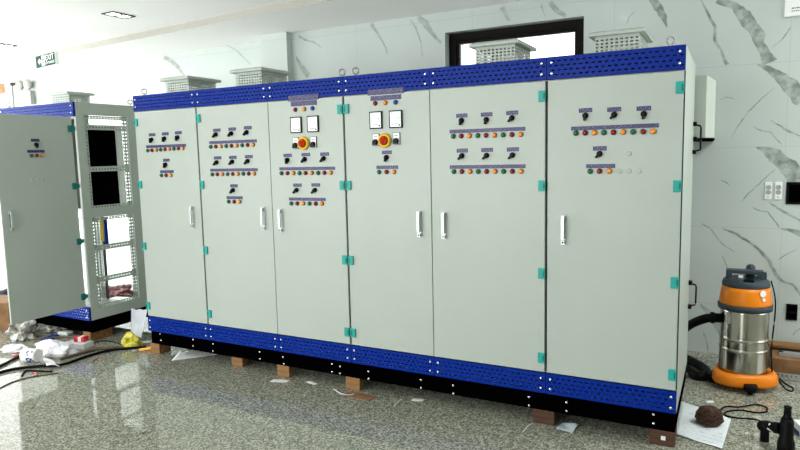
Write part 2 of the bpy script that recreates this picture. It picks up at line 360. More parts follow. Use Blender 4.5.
# ------------------------------------------------------------------ panel fittings (one of each kind, then copies)
def lamp_mesh(m):
    return MB().lathe([(0.0165, 0.0), (0.0165, 0.006), (0.0145, 0.008)], m_bezel, axis='y', n=18).lathe([(0.0142, 0.006), (0.0142, 0.012), (0.010, 0.0165), (0.004, 0.0185)], m, axis='y', n=18)
def knob_mesh():
    mb = MB().lathe([(0.0175, 0.0), (0.0175, 0.007), (0.0145, 0.009), (0.0135, 0.020), (0.011, 0.022)], m_knob, axis='y', n=20)
    mb.box((-0.0055, -0.030, -0.030), (0.0055, -0.008, 0.012), m_knob)
    return mb
PROTO = {}
def fit(kind, parent, loc, rot=None):
    if kind not in PROTO:
        if kind in ('r', 'g', 'a', 'b'): o = lamp_mesh({'r': m_red, 'g': m_green, 'a': m_amber, 'b': m_bluel}[kind]).build('indicator_lamp', parent)
        elif kind == 'k': o = knob_mesh().build('selector_switch', parent)
        elif kind == 'p': o = MB().lathe([(0.0145, 0), (0.0145, 0.003), (0.011, 0.005)], m_plug, axis='y', n=18).build('blank_plug', parent)
        elif kind == 'h':
            mb = MB().box((-0.014, -0.008, -0.092), (0.014, 0, 0.092), m_chrome)
            mb.box((-0.011, -0.030, 0.060), (0.011, -0.006, 0.088), m_chrome).box((-0.010, -0.034, -0.055), (0.010, -0.022, 0.074), m_chrome)
            mb.box((-0.011, -0.026, -0.086), (0.011, -0.006, -0.062), m_chrome).lathe([(0.006, 0.026), (0.006, 0.029)], m_knob, c=(0, 0, -0.074), axis='y', n=12)
            o = mb.build('door_handle', parent, bevel=0.004)
        elif kind == 'meter':
            mb = MB().box((-0.050, -0.012, -0.060), (0.050, 0, 0.060), m_knob); mb.box((-0.042, -0.0128, -0.052), (0.042, -0.012, 0.052), m_dial)
            for k in range(9):      # scale ticks on an arc, needle and screw
                a = math.radians(150-15*k); mb.box((0.030*math.cos(a)-0.001, -0.0134, 0.030*math.sin(a)-0.010), (0.030*math.cos(a)+0.001, -0.0128, 0.030*math.sin(a)-0.003), m_knob)
            mb.box((-0.028, -0.0136, -0.034), (0.022, -0.0128, -0.031), m_knob); mb.lathe([(0.006, 0.0128), (0.005, 0.016)], m_knob, c=(0.030, 0, -0.040), axis='y', n=10)
            o = mb.build('panel_meter', parent, bevel=0.002)
        elif kind == 'sel':
            mb = MB().box((-0.027, -0.006, -0.042), (0.027, 0, 0.042), m_knob); mb.box((-0.024, -0.0075, -0.039), (0.024, -0.006, 0.039), m_white)
            mb.lathe([(0.020, 0.0075), (0.019, 0.020), (0.016, 0.023)], m_knob, c=(-0.001, 0, -0.015), axis='y', n=20); mb.box((-0.017, -0.030, -0.037), (0.015, -0.008, -0.010), m_knob)
            mb.box((-0.014, -0.0079, 0.020), (0.014, -0.0075, 0.023), m_knob)
            o = mb.build('meter_selector', parent)
        elif kind == 'main':
            mb = MB().lathe([(0.050, 0), (0.050, 0.014), (0.044, 0.020), (0.036, 0.021)], m_yellow, axis='y', n=28)
            mb.lathe([(0.033, 0.020), (0.032, 0.028), (0.026, 0.031)], m_redh, axis='y', n=24)
            for k in range(2): mb.box((-0.008, -0.036, -0.028), (0.008, -0.020, 0.028), m_redh, R=Matrix.Rotation(math.radians(90*k+20), 3, 'Y'))
            o = mb.build('main_switch', parent)
        PROTO[kind] = o; o.location = loc
        if rot: o.rotation_euler = rot
        return o
    return inst(PROTO[kind], parent, loc, rot)
def plate(parent, x0, x1, z, h=0.022):
    mb = MB().box((-(x1-x0)/2, -0.003, -h/2), ((x1-x0)/2, 0, h/2), m_letter)
    mb.box((-(x1-x0)/2-0.001, -0.0015, -h/2-0.001), ((x1-x0)/2+0.001, 0, h/2+0.001), m_purple)
    return mb.build('nameplate', parent, ((x0+x1)/2, 0, z))
HZ = (2.06, 1.515, 0.965, 0.42)
DZ0, DZ1 = 0.326, 2.150
def door(parent, x0, x1, lx, hinge, panel):
    """closed door in cabinet coordinates; lx = world x of the cabinet's origin"""
    g = 0.003; w = x1-x0
    gl, gr = [0.0075 if ROW.index(x) in (0, 1, 3, 5, 6) else 0.002 for x in (x0, x1)]
    mb = MB().box((gl, -0.022, DZ0), (w-gr, 0, DZ1), m_steel)
    d = mb.build('door', parent, (x0-lx, 0, 0), bevel=0.004)
    fittings(d, panel, lambda p: (at_y(p[0], p[1], -0.022).x-x0, at_y(p[0], p[1], -0.022).z), -0.022)
    for z in HZ if hinge else ():
        mb = MB(); s = 1 if hinge == 'L' else -1; xh = 0.004 if hinge == 'L' else w-0.004
        mb.box((min(xh, xh+s*0.044), -0.034, z-0.033), (max(xh, xh+s*0.044), -0.022, z+0.033), m_teal)
        mb.box((min(xh+s*0.004, xh+s*0.014), -0.037, z-0.018), (max(xh+s*0.004, xh+s*0.014), -0.033, z+0.018), m_tealdk)
        mb.build('hinge', d, bevel=0.003)
    return d
def fittings(d, panel, tr, y):
    SEQ = 'gra'
    for it in panel:
        k = it[0]
        if k == 'row':            # ('row', first, last, n): lamps green red amber ...
            a, b = tr(it[1]), tr(it[2]); n = it[3]
            for i in range(n):
                t = i/(n-1); fit(SEQ[i % 3], d, (a[0]+(b[0]-a[0])*t, y, a[1]+(b[1]-a[1])*t))
        elif k == 'strip':
            a, b = tr(it[1]), tr(it[2]); plate(d, a[0], b[0], (a[1]+b[1])/2, it[3] if len(it) > 3 else 0.022).location.y = y
        elif k == 'knob':         # ('knob', position, label position, angle)
            a = tr(it[1]); fit('k', d, (a[0], y, a[1]), (0, math.radians(it[3]), 0)); b = tr(it[2]); plate(d, b[0]-0.038, b[0]+0.038, b[1], 0.024).location.y = y
        else:
            a = tr(it[1]); fit(k, d, (a[0], y, a[1]))
P1 = [('knob',(152,139.5),(152.2,134.8),5),('knob',(164.8,138.4),(165.3,133.8),5),('knob',(178,137.2),(178.4,132.7),5),('row',(148.2,150.6),(183.2,148.2),9),('strip',(146.4,147.4),(186,144.6)),
      ('knob',(166,164.4),(166.4,160.2),5),('row',(161.8,175.4),(171.2,175.2),3),('strip',(160.4,171.9),(173.6,171.3)),('h',(193,217))]
P2 = [('knob',(216.2,134.4),(216.8,130.2),40),('knob',(231.6,133.4),(232.2,129.1),40),('knob',(247,132.2),(247.8,127.7),40),('row',(211,146.8),(253.4,144.8),9),('strip',(209.4,142.8),(256.6,140.7)),
      ('knob',(217,162.2),(217.6,157.9),40),('knob',(232.6,161.6),(232.8,157.4),40),('knob',(248,161),(248.8,156.7),40),('row',(212.6,174.4),(254.4,173.6),9),('strip',(210.4,170.2),(257.6,169.6)),
      ('knob',(233.4,190),(234,185.8),35),('row',(229,201.6),(240,201.6),3),('strip',(226.8,197.8),(242.6,197.6)),('h',(264,218.5))]
P3 = [('strip',(288.4,98.4),(318.4,96.8),0.040),('strip',(291,104.0),(316.6,102.4),0.034),('r',(295.6,109.8)),('a',(304.4,109.1)),('b',(312.8,108.4)),('meter',(296.6,125)),('meter',(313.4,124)),
      ('sel',(296.2,143.2)),('sel',(313.9,142.2)),('main',(304.0,143.3)),
      ('knob',(287.6,159.9),(287.6,155.4),0),('knob',(305,159.1),(305.8,154.6),40),('knob',(323.8,158.5),(324.6,154.1),40),('row',(281.8,173.3),(331,172.7),9),('strip',(279.6,168.8),(335,168.2)),
      ('knob',(296.8,190),(297.4,185.2),40),('knob',(315.2,190),(315.8,185),40),('row',(291.6,203.4),(322.2,203.6),6),('strip',(289.2,199.2),(325.6,199.3)),('h',(281.5,220.5))]
P4 = [('strip',(368,92.6),(403.6,90.2),0.038),('strip',(370.6,98.4),(401,96.8),0.030),('r',(375.4,103.4)),('a',(385.4,102.8)),('b',(395.6,102.3)),('meter',(376.4,120.2)),('meter',(396.2,119.2)),
      ('sel',(376.2,139.8)),('sel',(396.8,138.6)),('main',(385.2,140.6)),('knob',(386.6,157.4),(386.8,152.4),5),('row',(379.4,172),(394.2,171.9),3),('strip',(376.6,167.3),(398,167.2)),('h',(420,224))]
P5 = [('knob',(461.6,120.6),(461.8,115.6),8),('knob',(486.4,119.6),(486.6,114.4),8),('knob',(512,118),(512.2,112.8),40),('row',(453.4,136.3),(520.8,134.4),9),('strip',(449.8,131.2),(525.2,129.2)),
      ('knob',(462,155.8),(462.2,150.6),40),('knob',(486.6,155.5),(487,150),40),('knob',(512.4,155.1),(512.8,149.4),40),('row',(454,171.6),(521.2,171.3),9),('strip',(450,166.9),(525.4,166.4)),('h',(444.5,225.5))]
P6 = [('knob',(585.4,115.6),(585.6,110.3),5),('knob',(614.2,114.8),(614.2,109.4),40),('knob',(643.8,114),(643.8,108.4),5),('row',(576,133.2),(653.4,131.4),9),('strip',(571.2,128),(658.6,126)),
      ('knob',(599.6,153.8),(599.8,148.4),40),('row',(590.2,171.3),(609.4,171),3),('strip',(586.2,166.2),(615,166)),('p',(629,153.6)),('p',(619.4,171.2)),('p',(629,171)),('p',(639,171)),('h',(563.6,230))]
ZE = 0.062
def vent(parent, w, loc, z0, z1):
    mb = MB(); h = z1-z0; mgn = 0.012
    nx = max(4, round(w/0.036))
    mb.perf((0.002, -0.022, z0), (1, 0, 0), (0, 0, 1), w-0.004, h, nx, 4, 0.019, 0.0085, m_blue, t=0.002, margin=mgn)
    mb.box((0.002, -0.022, z1-0.0015), (w-0.002, 0, z1), m_blue).box((0.002, -0.022, z0), (w-0.002, 0, z0+0.0015), m_blue)
    mb.box((0.0015, -0.0215, z0), (0.003, 0, z1), m_blue).box((w-0.003, -0.0215, z0), (w-0.0015, 0, z1), m_blue)
    o = mb.build('vent_panel', parent, loc)
    for x in (0.030, w-0.030):
        for z in (z0+0.035, z1-0.035):
            MB().lathe([(0.008, 0.022), (0.008, 0.026), (0.004, 0.029)], m_bolt, c=(x, 0, z), axis='y', n=10).build('bolt', o)
    return o
def hood(parent, cx, cy, wd, dp, z, mt=None):
    """louvred roof hood with an overhanging cap"""
    mt = mt or m_steel
    h = 0.155; a, b = wd/2-0.035, dp/2-0.04; mb = MB()
    for O, U, L_ in (((-a, -b, 0), (1, 0, 0), 2*a), ((a, -b, 0), (0, 1, 0), 2*b), ((a, b, 0), (-1, 0, 0), 2*a), ((-a, b, 0), (0, -1, 0), 2*b)):
        mb.perf(O, U, (0, 0, 1), L_, h, round(L_/0.029), 6, 0.0165, 0.0095, mt, t=0.002, stagger=False, margin=0.014)
    o = mb.build('roof_vent', parent, (cx, cy, z))
    cp = MB(); A, B = wd/2, dp/2
    cp.box((-A, -B, h), (A, B, h+0.022), mt)
    vs = [(-A, -B, h+0.022), (A, -B, h+0.022), (A, B, h+0.022), (-A, B, h+0.022), (-A*.8, -B*.8, h+0.034), (A*.8, -B*.8, h+0.034), (A*.8, B*.8, h+0.034), (-A*.8, B*.8, h+0.034)]
    cp.add(vs, [(0, 1, 5, 4), (1, 2, 6, 5), (2, 3, 7, 6), (3, 0, 4, 7), (4, 5, 6, 7)], mt)
    cp.build('cap', o, bevel=0.003)
    return o
def eye(parent, x, y, z):
    mb = MB().lathe([(0.012, 0), (0.012, 0.012), (0.006, 0.014), (0.006, 0.02)], m_bolt, c=(x, y, z), n=12)
    P = [(x+0.022*math.sin(t*math.pi/8)*0.8, y+0.022*math.sin(t*math.pi/8)*0.6, z+0.042-0.022*math.cos(t*math.pi/8)) for t in range(17)]
    mb.tube(P, 0.0055, m_lframe, n=8, sub=1); return mb.build('lifting_eye', parent)
ZT, ZB = 2.29, 0.185
def shell(parent, w, D, front=0.0):
    """hollow carcass open towards the doors"""
    mb = MB(); t = 0.012
    mb.box((0.001, front, ZB), (t, D, ZT), m_steel).box((w-t, front, ZB), (w-0.001, D, ZT), m_steel)
    mb.box((t, D-t, ZB), (w-t, D, ZT), m_steel).box((t, front, ZT-t), (w-t, D-t, ZT), m_steel).box((t, front, ZB), (w-t, D-t, ZB+t), m_steel)
    mb.box((t, front+0.003, DZ1-0.015), (w-t, front+0.03, DZ1+0.015), m_steel).box((t, front+0.003, DZ0-0.015), (w-t, front+0.03, DZ0+0.015), m_steel)
    mb.box((0.0, front-0.003, DZ0), (0.012, front, DZ1), m_edge).box((w-0.012, front-0.003, DZ0), (w, front, DZ1), m_edge)  # dark strips paint the shade inside the door seams
    return mb.build('carcass', parent)
def plinth(parent, w, D, bolts, lx=0):
    mb = MB().box((0.005, 0.004, ZE), (w-0.005, 0.04, ZB), m_black).box((0.005, 0.04, ZE), (0.045, D-0.04, ZB), m_black).box((w-0.045, 0.04, ZE), (w-0.005, D-0.04, ZB), m_black).box((0.005, D-0.04, ZE), (w-0.005, D, ZB), m_black)
    o = mb.build('plinth', parent)
    for px, py in bolts:
        p = at_y(px, py, 0.0); MB().lathe([(0.008, 0), (0.008, 0.004), (0.004, 0.007)], m_bolt, c=(p.x-lx, 0.004, p.z), axis='y', n=10).build('bolt', o)
    return o
def cabinet(i0, i1, label, D, doors, hoods, eyes, bolts):
    x0, x1 = ROW[i0], ROW[i1]; t = empty('control_cabinet', (x0, 0, 0), label, 'electrical cabinet', 'control cabinets bolted together in the row')
    w = x1-x0; shell(t, w, D); plinth(t, w, D, bolts, x0)
    for i in range(i0, i1):
        hinge, panel = doors[i-i0]; door(t, ROW[i], ROW[i+1], x0, hinge, panel)
        for z0, z1 in ((DZ1+0.006, ZT), (ZB, DZ0-0.006)): vent(t, ROW[i+1]-ROW[i], (ROW[i]-x0, 0, 0), z0, z1)
    for cx, cy, wd, dp in hoods: hood(t, cx-x0, cy, wd, dp, ZT)
    for ex in eyes: eye(t, ex-x0, 0.06, ZT)
    return t
D = 1.0
cabinet(0, 1, 'pale grey single-door control cabinet at the left end of the row, without meters', D, [('L', P1)], [(0.17, 0.50, 0.36, 0.42)], [0.055],
        [(160,334),(161,340.5),(193,339.5),(193,346)])
cabinet(1, 3, 'two-door control cabinet with two meters and main switch on its right door', D, [('L', P2), ('R', P3)], [(1.04, 0.47, 0.35, 0.42)], [2.13],
        [(213,344),(213,351),(259.5,352),(260,359),(283,357),(284,364),(332,364),(332,372),(340,366.5),(340,373.5)])
cabinet(3, 5, 'two-door control cabinet with two meters and main switch on its left door', D, [('L', P4), ('R', P5)], [(3.21, 0.48, 0.35, 0.44)], [2.245],
        [(368.5,371.5),(368.5,379),(421,380),(421,388),(453,385.5),(453.5,393.5),(529,397),(529,405.5)])
cabinet(5, 6, 'single-door control cabinet at the right end of the row, grey plugs beside its lower lamps', D, [('R', P6)], [(3.99, 0.57, 0.34, 0.48)], [4.33],
        [(566.5,402.5),(566.5,411),(653.5,414.5),(653.5,423.5)])
# handles on the right flank of the row
def bail(name, pts, label, parent=None):
    pass
t = [o for o in bpy.data.objects if o.name.startswith('control_cabinet')][-1]
xw = ROW[6]-ROW[5]
for y, za, zb in ((0.90, 1.70, 1.89), (0.96, 1.70, 1.79), (0.90, 0.62, 0.79)):
    mb = MB().tube([(xw, y, zb), (xw+0.045, y, zb-0.015), (xw+0.048, y, zb-0.03), (xw+0.048, y, za+0.03), (xw+0.045, y, za+0.015), (xw, y, za)], 0.006, m_knob, n=8, sub=1)
    for z in (za, zb): mb.box((xw, y-0.02, z-0.014), (xw+0.022, y+0.02, z+0.014), m_knob)
    mb.build('lifting_handle', t)
# ------------------------------------------------------------------ wall box behind the right end
P_ = [(4.38, 1.03, 2.235), (4.487, 1.02, 2.225), (4.541, 1.10, 2.19), (4.515, WY-0.001, 2.19), (4.38, WY-0.001, 2.235)]
o = MB(); o.add([(x, y, 1.795) for x, y, z in P_]+[(x, y, z) for x, y, z in P_], [(4, 3, 2, 1, 0), (5, 6, 7, 8, 9)]+[(i, (i+1) % 5, (i+1) % 5+5, i+5) for i in range(5)], m_steel)
o.prismz([(4.378, 1.025), (4.489, 1.015), (4.545, 1.095), (4.518, WY-0.001), (4.378, WY-0.001)], 1.78, 1.795, m_black)
WBX = o.build('wall_box', bevel=0.003); tag(WBX, 'pale grey steel box with dark bottom edge on the wall behind the row', 'junction box')
# ------------------------------------------------------------------ left cabinet, open sided
LX0, LX1, LD = -1.99, -0.82, 0.70
LC = empty('open_cabinet', (LX0, 0, 0), 'pale grey cabinet at far left with door swung open and uncovered side frame', 'electrical cabinet')
lw = LX1-LX0
plinth(LC, lw, LD, [(0, 0)][:0])
mb = MB(); t_ = 0.02
# flat side frame round two tall openings
for (a, b, z0, z1) in ((0, 0.085, ZB, ZT), (0.57, LD, ZB, ZT), (0.085, 0.57, 2.175, ZT), (0.085, 0.57, 1.185, 1.275), (0.085, 0.57, ZB, 0.29)):
    mb.box((lw-t_, a, z0), (lw, b, z1), m_steel)
mb.box((lw-0.03, 0.001, ZB), (lw-t_, 0.03, ZT), m_steel)
mb.box((0, 0, ZT-0.012), (lw-t_, LD, ZT), m_steel); mb.box((0, 0, ZB), (lw-t_, LD, ZB+0.012), m_steel)
mb.box((0, 0, ZB), (0.012, LD, 1.25), m_steel); mb.box((0.0, 0.0, 1.25), (0.012, LD, ZT-0.012), m_steel)
mb.box((0.012, 0.003, DZ1-0.015), (lw-t_, 0.03, DZ1+0.015), m_steel).box((0.012, 0.003, DZ0-0.015), (lw-t_, 0.03, DZ0+0.015), m_steel)
mb.box((lw-0.36, LD-0.012, 1.20), (lw-0.26, LD, 2.10), m_steel).box((0.012, LD-0.012, 1.20), (lw-0.78, LD, ZT-0.012), m_steel).box((lw-0.78, LD-0.012, 1.20), (lw-0.36, LD, 1.26), m_steel)
mb.build('frame', LC)
# perforated posts and rails
def rail(O, U, V, w, h, n, rows, hw, hh):
    MB().perf(O, U, V, w, h, n, rows, hw, hh, m_steel, t=0.0025, stagger=False).build('mounting_rail', LC)
xr = lw-0.022
for z0, z1 in ((0.29, 1.185), (1.275, 2.175)):
    n = round((z1-z0)/0.034)
    rail((xr, 0.075, z0), (0, 0, 1), (0, -1, 0), z1-z0, -0.045, n, 2, 0.014, 0.010) if False else None
    rail((xr, 0.072, z0), (0, 1, 0), (0, 0, 1), 0.055, z1-z0, 2, n, 0.012, 0.016)
    rail((xr, 0.515, z0), (0, 1, 0), (0, 0, 1), 0.06, z1-z0, 2, n, 0.012, 0.016)
    rail((xr-0.05, 0.125, z0), (-1, 0, 0), (0, 0, 1), 0.05, z1-z0, 2, n, 0.011, 0.016) if z0 < 1 else None
for z in (2.155, 2.06, 1.655, 1.285, 1.165, 0.88, 0.565, 0.30):
    wz = 0.03 if z in (2.155, 1.285, 1.165, 0.30) else 0.05
    rail((xr-0.004, 0.08, z-wz/2), (0, 1, 0), (0, 0, 1), 0.49, wz, 15, 1, 0.014, 0.012)
# inner rail post seen through the lower opening
xq = at_y(98.5, 275, LD-0.03).x-LX0
rail((xq, LD-0.03, 0.2), (1, 0, 0), (0, 0, 1), 0.10, 1.0, 2, 30, 0.016, 0.016)
# black mounting plate at the rear and insulated strips below it
MB().box((lw-0.80, LD-0.03, 1.22), (lw-0.35, LD-0.015, 2.11), m_black).build('mounting_plate', LC, label='black rear mounting plate')
mb = MB().box((lw-0.62, LD-0.08, 0.86), (lw-0.57, LD-0.06, 1.12), mat('brass_strip', (0.55, 0.42, 0.08), 0.5)); mb.build('busbar', LC, label='yellow strip')
MB().box((lw-0.55, LD-0.08, 0.80), (lw-0.52, LD-0.06, 1.12), m_blue).build('busbar', LC, label='blue strip')
MB().box((xq+0.105, LD-0.03, 0.2), (xq+0.135, LD-0.015, 1.2), m_edge).build('cable_duct', LC)
hood(LC, -1.64-LX0, 0.53, 0.38, 0.32, ZT-0.01)
eye(LC, 0.03, 0.06, ZT); eye(LC, lw-0.04, LD-0.05, ZT)
for z0, z1 in ((DZ1+0.006, ZT), (ZB, DZ0-0.006)):
    vent(LC, lw, (0, 0, 0), z0, z1)
# closed left leaf
MB().box((0.003, -0.022, DZ0), (lw/2-0.003, 0, DZ1), m_steel).build('door', LC, bevel=0.004)
# opened right leaf: hinge line at x = -0.86, face towards +x
DW = 0.715
od = MB().box((-DW, -0.022, DZ0), (0, 0, DZ1), m_steel)
od = od.build('door', LC, (-0.880-LX0, -0.022, 0), (0, 0, math.radians(90)), bevel=0.004)
def trl(p):
    q = at_plane(p[0], p[1], 0, -0.858); return (q.y+0.022, q.z)
fittings(od, [('knob', (36, 144.6), (35.2, 140.2), 5), ('strip', (27.4, 151.4), (44.4, 151.2)), ('row', (31.3, 155.6), (42.2, 155.4), 3), ('p', (37, 168.5)), ('p', (32.2, 180)), ('p', (37.6, 180)), ('p', (43.2, 180)), ('h', (10.3, 221))], trl, -0.022)
for z in (2.04, 1.50, 0.97, 0.43):
    MB().box((-0.045, -0.036, z-0.03), (0.0, -0.022, z+0.03), m_tealdk).box((0.0, -0.034, z-0.018), (0.03, -0.024, z+0.018), m_tealdk).build('hinge', od, bevel=0.003)
MB().tube([(0.35, 0.1, ZT+0.025), (0.42, 0.05, ZT+0.022), (0.55, 0.12, ZT+0.012)], 0.006, m_knob).build('cable_end', LC) if False else None
# ------------------------------------------------------------------ timber blocks under the cabinets
def block(x0, x1, y0, y1, label, m=m_wood, name='timber_block'):
    o = MB().box((-(x1-x0)/2, 0, 0), ((x1-x0)/2, y1-y0, ZE-FZ), m).build(name, None, ((x0+x1)/2, y0, FZ), bevel=0.003)
    return tag(o, label, 'wood block', 'timber blocks holding the cabinets off the floor')
block(-0.01, 0.10, 0.0, 0.13, 'light timber block under the far left corner of the row')
block(0.93, 1.05, 0.04, 0.12, 'squat brown timber block under the row, second from its left end')
block(1.455, 1.575, 0.0, 0.05, 'pale upright timber block under the row between the second and third doors')
block(2.115, 2.24, -0.005, 0.06, 'pale timber block under the seam between the third and fourth doors')
block(3.56, 3.70, 0.0, 0.14, 'dark brown timber block under the seam left of the last door', m_dkwood)
bk = block(4.27, 4.41, 0.0, 0.16, 'dark timber block with a white sticker under the row\'s right corner', m_dkwood)
MB().box((-0.005, -0.0015, 0.035), (0.020, 0, 0.060), m_white).build('sticker', bk, label='white sticker')
block(-0.97, -0.86, 0.0, 0.25, 'tan timber block under the right corner of the open cabinet')
block(-1.95, -1.75, 0.0, 0.3, 'timber block under the left end of the open cabinet')
# ------------------------------------------------------------------ exit sign
SG = empty('exit_sign', (-2.33, 0.76, 2.895), 'green hanging exit sign with white arrow, running man and lettering', 'sign', rot=math.radians(-10)); SG.scale = (1.42, 1, 1.15)
m_sgreen = mat('sign_green', (0.0, 0.045, 0.028), 0.6, spec=0.1); m_swhite = mat('sign_white', (0.85, 0.88, 0.86), 0.5)
sb = MB().box((-0.175, -0.02, -0.062), (0.175, 0.02, 0.062), m_swhite).build('sign_body', SG, bevel=0.002)
MB().box((-0.172, -0.0215, -0.059), (0.172, -0.02, 0.059), m_sgreen).build('sign_face', SG)
MB().prism([(-0.135, 0), (-0.10, 0.032), (-0.10, 0.013), (-0.075, 0.013), (-0.075, -0.013), (-0.10, -0.013), (-0.10, -0.032)], -0.0225, -0.0215, m_swhite).build('arrow', SG)
pic = MB().box((-0.065, -0.0225, -0.050), (-0.010, -0.0215, 0.050), m_swhite)
pic.lathe([(0.009, 0.0225), (0.009, 0.0235)], m_sgreen, c=(-0.036, 0, 0.033), axis='y', n=12)
for a, b in (((-0.038, 0.02), (-0.034, -0.008)), ((-0.034, -0.008), (-0.050, -0.022)), ((-0.034, -0.008), (-0.020, -0.038)), ((-0.038, 0.018), (-0.054, 0.004)), ((-0.038, 0.018), (-0.020, 0.006))):
    pic.tube([(a[0], -0.0235, a[1]), (b[0], -0.0235, b[1])], 0.0035, m_sgreen, n=6, sub=1)
pic.build('running_man', SG)
text_mesh('lettering', 'EXIT', 0.075, m_swhite, SG, (0.078, -0.0225, 0.02), (math.radians(90), 0, 0))
text_mesh('lettering', 'LỐI THOÁT', 0.034, m_swhite, SG, (0.078, -0.0225, -0.030), (math.radians(90), 0, 0))
for s in (-0.13, 0.15): MB().tube([(s, 0, 0.062), (s+0.01, 0.0, 0.15), (s, 0, (TZ-2.895)/1.15)], 0.002, m_lframe, n=6).build('cord', SG)
m_elite = mat('dimmed_white_plastic', (0.30, 0.30, 0.28), 0.5)  # white plastic greyed to offset the overbright light on this wall
# ------------------------------------------------------------------ emergency light
p = at_y(25.5, 91, LY)
EL = empty('emergency_light', (p.x, LY, p.z), 'white twin-head emergency light high on the wall at far left', 'emergency light')
MB().box((-0.10, -0.08, -0.22), (0.24, 0, -0.01), m_elite).build('battery_box', EL, bevel=0.01)
for x in (-0.03, 0.17):
    hd = MB().lathe([(0.05, 0.02), (0.080, 0.05), (0.085, 0.08), (0.075, 0.085), (0.06, 0.078)], m_elite, c=(x, 0, 0.085), axis='y', n=22).build('lamp_head', EL)
    MB().lathe([(0.072, 0.080), (0.06, 0.088)], mat('lamp_lens', (0.18, 0.18, 0.17), 0.15), c=(x, 0, 0.085), axis='y', n=22).build('lens', hd)
MB().box((-0.30, -0.05, 0.10), (-0.12, 0, 0.14), m_knob).build('bracket', EL)
# ------------------------------------------------------------------ wall fittings on the right
def socket(px0, px1, py0, py1, label, m, cat='wall socket', name='wall_socket', grp=None, face=True):
    a = at_y(px0, py0, WY); b = at_y(px1, py1, WY); cx, cz = (a.x+b.x)/2, (a.z+b.z)/2; w, h = b.x-a.x, a.z-b.z
    e = empty(name, (cx, WY, cz), label, cat, grp)
    MB().box((-w/2, -0.012, -h/2), (w/2, 0, h/2), m).build('plate', e, bevel=0.003)
    return e, w, h
m_dim = mat('socket_hole_grey', (0.35, 0.36, 0.35), 0.4)
for a, b, lb in ((765, 771.5, 'white double outlet plate, the left one of two side by side on the marble wall'), (775, 781.5, 'white double outlet plate beside the black panel on the marble wall')):
    e, w, h = socket(a, b, 182, 199.5, lb, m_white, grp='white outlet plates')
    for z in (0.028, -0.012): MB().lathe([(0.019, 0.012), (0.019, 0.015), (0.016, 0.015), (0.015, 0.0125)], m_dim, c=(0, 0, z), axis='y', n=18).build('outlet', e)
    MB().lathe([(0.006, 0.012), (0.006, 0.014)], m_dim, c=(0, 0, -0.050), axis='y', n=10).build('screw', e)
e, w, h = socket(786.5, 810, 182, 204.5, 'black rectangular panel on the marble wall at the right edge', m_knob, 'wall panel', 'wall_panel')
MB().box((-w/2+0.02, -0.014, -h/2+0.02), (w/2-0.02, -0.012, h/2-0.02), m_black).build('screen', e)
e, w, h = socket(786.5, 797, 303.5, 320.5, 'black double power socket low on the marble wall', m_knob)
for z in (0.032, -0.032): MB().box((-0.03, -0.014, z-0.022), (0.03, -0.012, z+0.022), m_black).build('outlet', e)
a = at_y(784, 18, WY)
NB = empty('notice_board', (a.x+0.25, WY, a.z+0.2), 'white notice panel with dark blue lettering at the top right corner', 'sign')
MB().box((-0.25, -0.05, -0.2), (0.25, 0, 0.19), m_white).build('board', NB, bevel=0.003)
m_navy = mat('navy_ink', (0.01, 0.02, 0.12), 0.5)
mk = MB(); x = -0.205
while x < 0.2:
    wv = 0.012+random.random()*0.02; mk.box((x, -0.0515, -0.035), (x+wv, -0.05, 0.0+0.01*random.random()), m_navy); x += wv+0.005
x = -0.205
while x < 0.2:
    wv = 0.006+random.random()*0.014; mk.box((x, -0.0515, -0.146), (x+wv, -0.05, -0.138), m_navy); x += wv+0.004
x = -0.205
while x < -0.1:
    wv = 0.006+random.random()*0.010; mk.box((x, -0.0515, -0.166), (x+wv, -0.05, -0.160), m_navy); x += wv+0.004
mk.build('lettering', NB)
# ------------------------------------------------------------------ vacuum cleaner
VX, VY = 4.775, 1.28
m_vor = mat('orange_plastic', (0.80, 0.22, 0.006), 0.35, spec=0.3); m_vgr = mat('slate_plastic', (0.03, 0.045, 0.055), 0.45, spec=0.3); m_tank = mat('brushed_steel', (0.46, 0.44, 0.38), 0.2, 1.0)
m_rub = mat('black_rubber', (0.003, 0.003, 0.003), 0.5, spec=0.1)
V = empty('vacuum_cleaner', (VX, VY, FZ), 'orange and steel wet-and-dry vacuum cleaner on casters beside the row', 'vacuum cleaner')
MB().lathe([(0.160, 0.12), (0.160, 0.14), (0.160, 0.28), (0.160, 0.288), (0.164, 0.291), (0.164, 0.297), (0.160, 0.300), (0.160, 0.308), (0.160, 0.358), (0.160, 0.366), (0.164, 0.369), (0.164, 0.375), (0.160, 0.378), (0.160, 0.386), (0.160, 0.57), (0.160, 0.59)], m_tank, n=48).build('tank', V)
# base: rounded triangular orange dolly
poly = []
for k in range(48):
    a = 2*math.pi*k/48; r = 0.205+0.022*math.cos(3*(a+0.2)); poly.append((r*math.cos(a), r*math.sin(a)))
bb = MB(); n = 48
rings = [(1.0, 0.045), (1.03, 0.06), (1.0, 0.11), (0.93, 0.130), (0.80, 0.132), (0.79, 0.118)]
vs = [(x*s, y*s, z) for s, z in rings for x, y in poly]
fs = [(i*n+k, i*n+(k+1) % n, (i+1)*n+(k+1) % n, (i+1)*n+k) for i in range(len(rings)-1) for k in range(n)]+[list(reversed(range(n))), [(len(rings)-1)*n+k for k in range(n)]]
bb.add(vs, fs, m_vor, True); bb.build('base', V)
for a in (-75, 185, 60, 130):
    x, y = 0.195*math.cos(math.radians(a)), 0.195*math.sin(math.radians(a))
    cs = MB().lathe([(0.042, 0.03), (0.046, 0.06), (0.04, 0.078)], m_rub, c=(x, y, 0), n=20)
    cs.lathe([(0.018, -0.018), (0.030, -0.014), (0.030, 0.014), (0.018, 0.018)], m_rub, c=(x, y, 0.031), axis='x', n=20); cs.build('caster', V)
